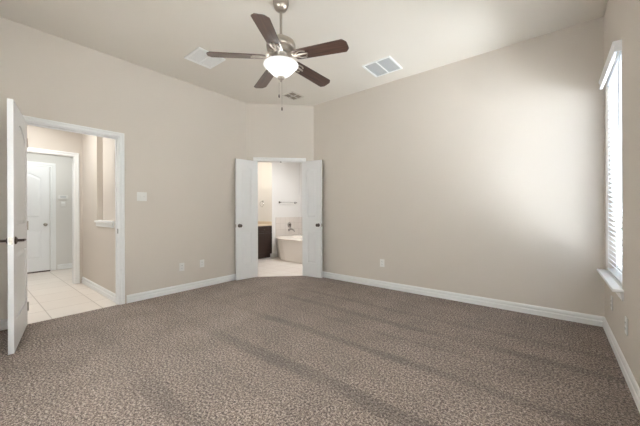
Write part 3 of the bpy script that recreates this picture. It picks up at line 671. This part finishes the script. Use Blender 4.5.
# rim ring with oval basin
seg = 48; cx_, cy_, ra, rb_ = -4.42, 5.36, .80, .40
def ray_out(a):
    d = Vector((math.cos(a), math.sin(a))); best = 9
    for (x1, y1), (x2, y2) in zip(ox, ox[1:]+ox[:1]):
        ex, ey = x2-x1, y2-y1; den = d.x*ey-d.y*ex
        if abs(den) < 1e-9: continue
        t_ = ((x1-cx_)*ey-(y1-cy_)*ex)/den; u_ = ((x1-cx_)*d.y-(y1-cy_)*d.x)/den
        if t_ > 0 and -1e-6 <= u_ <= 1+1e-6: best = min(best, t_)
    return (cx_+d.x*best, cy_+d.y*best)
rings = []
def ring(f): rings.append([mb.v(f(2*PI*i/seg)) for i in range(seg)])
ring(lambda a: ray_out(a)+(.475,)); ring(lambda a: ray_out(a)+(.515,))
for sc_, z_ in ((1.0, .52), (.97, .50), (.90, .30), (.80, .12), (.60, .07), (.02, .06)):
    ring(lambda a, s=sc_, z=z_: (cx_+ra*s*math.cos(a), cy_+rb_*s*math.sin(a), z))
for A, B in zip(rings, rings[1:]):
    for i in range(seg): mb.bm.faces.new([A[i], A[(i+1) % seg], B[(i+1) % seg], B[i]])
mb.build('basin', 'tub_acrylic', tub, True)
tl_ = MB(); tl_.box(TX, 5.02, .50, TX+.012, QY1, 1.005); tl_.box(TX+.012, QY1-.012, .50, -3.4, QY1, 1.005)
struct(tl_.build('trim_7', 'surround_tile'), 'beige tiled splash band around the bathtub', 'tile')
# faucet: valve and spout on the tiled wall
fc = empty('tub_faucet', (TX+.012, 5.48, .60), 0, 'chrome bathtub spout mounted at the tiled wall above the tub', 'faucet')
mb = MB(); mb.lathe([(.030, 0), (.030, .008), (.016, .014)], (0, 0, .06), 16, 'X'); mb.tube([(.01, 0, .06), (.06, 0, .085), (.12, 0, .085), (.19, 0, .06), (.21, 0, .02)], [.022, .022, .020, .018, .015], 12); mb.build('spout', 'chrome', fc, True)
vv = empty('tub_valve', (TX+.012, 5.50, .80), 0, 'round chrome bathtub valve with a lever above the spout', 'valve')
mb = MB(); mb.lathe([(.072, 0), (.072, .005), (.055, .013), (.02, .016)], (0, 0, 0), 28, 'X'); mb.build('escutcheon', 'chrome', vv, True)
mb = MB(); mb.lathe([(.022, .012), (.022, .05), (.014, .055)], (0, 0, 0), 16, 'X'); mb.tube([(.045, 0, 0), (.05, 0, -.04), (.058, 0, -.075)], [.010, .008, .007], 8); mb.build('lever', 'bronze', vv, True)
# towel bar over the tub, ring on the nook wall
tb = empty('towel_bar', (TX, 5.44, 1.395), 0, 'thin chrome towel bar on the wall above the tub tiles', 'towel bar')
for yy in (-.29, .29):
    mb = MB(); mb.lathe([(.026, 0), (.026, .006), (.012, .012), (.010, .055), (.014, .062), (.012, .07)], (0, yy, 0), 16, 'X'); mb.build('bracket', 'bronze', tb, True)
mb = MB(); mb.tube([(.058, -.29, 0), (.058, .29, 0)], .007, 10); mb.build('rail', 'chrome', tb, True)
tr = empty('towel_ring', (-5.87, NKY, 1.42), 0, 'chrome towel ring on the warm-lit wall above the vanity', 'towel ring')
mb = MB(); mb.lathe([(.024, 0), (.024, -.006), (.010, -.012), (.010, -.045)], (0, 0, 0), 16, 'Y'); mb.build('bracket', 'chrome', tr, True)
mb = MB(); mb.tube([(.07*math.sin(2*PI*i/24), -.042, -.07+.07*math.cos(2*PI*i/24)) for i in range(25)], .005, 8); mb.build('ring', 'chrome', tr, True)
# unseen ceiling lamps added to light the neighbouring rooms
for nm, x, y, l_ in (('ceiling_lamp', -5.15, .45, 'round dome lamp on the hall ceiling'), ('ceiling_lamp', -6.9, .9, 'round dome lamp on the entry ceiling'), ('ceiling_lamp', -4.3, 4.75, 'round dome lamp on the bathroom ceiling')):
    r_ = empty(nm, (x, y, HC), 0, l_, 'lamp')
    mb = MB(); mb.lathe([(.15, 0), (.15, -.02), (.12, -.025)], (0, 0, 0), 28); mb.build('base', 'nickel', r_, True)
    mb = MB(); mb.lathe([(.13, -.022), (.125, -.05), (.10, -.08), (.05, -.10), (.01, -.105)], (0, 0, 0), 28); mb.build('glass_dome', 'dome_glass', r_, True)
# look-alikes that belong together
GROUPS = {'outlet': 'outlets on the walls', 'vent': 'vents on the ceiling', 'lamp': 'lamps in other rooms'}
for thing in COL.objects:
    if thing.parent is None and thing.get('category') in GROUPS:
        thing['group'] = GROUPS[thing['category']]
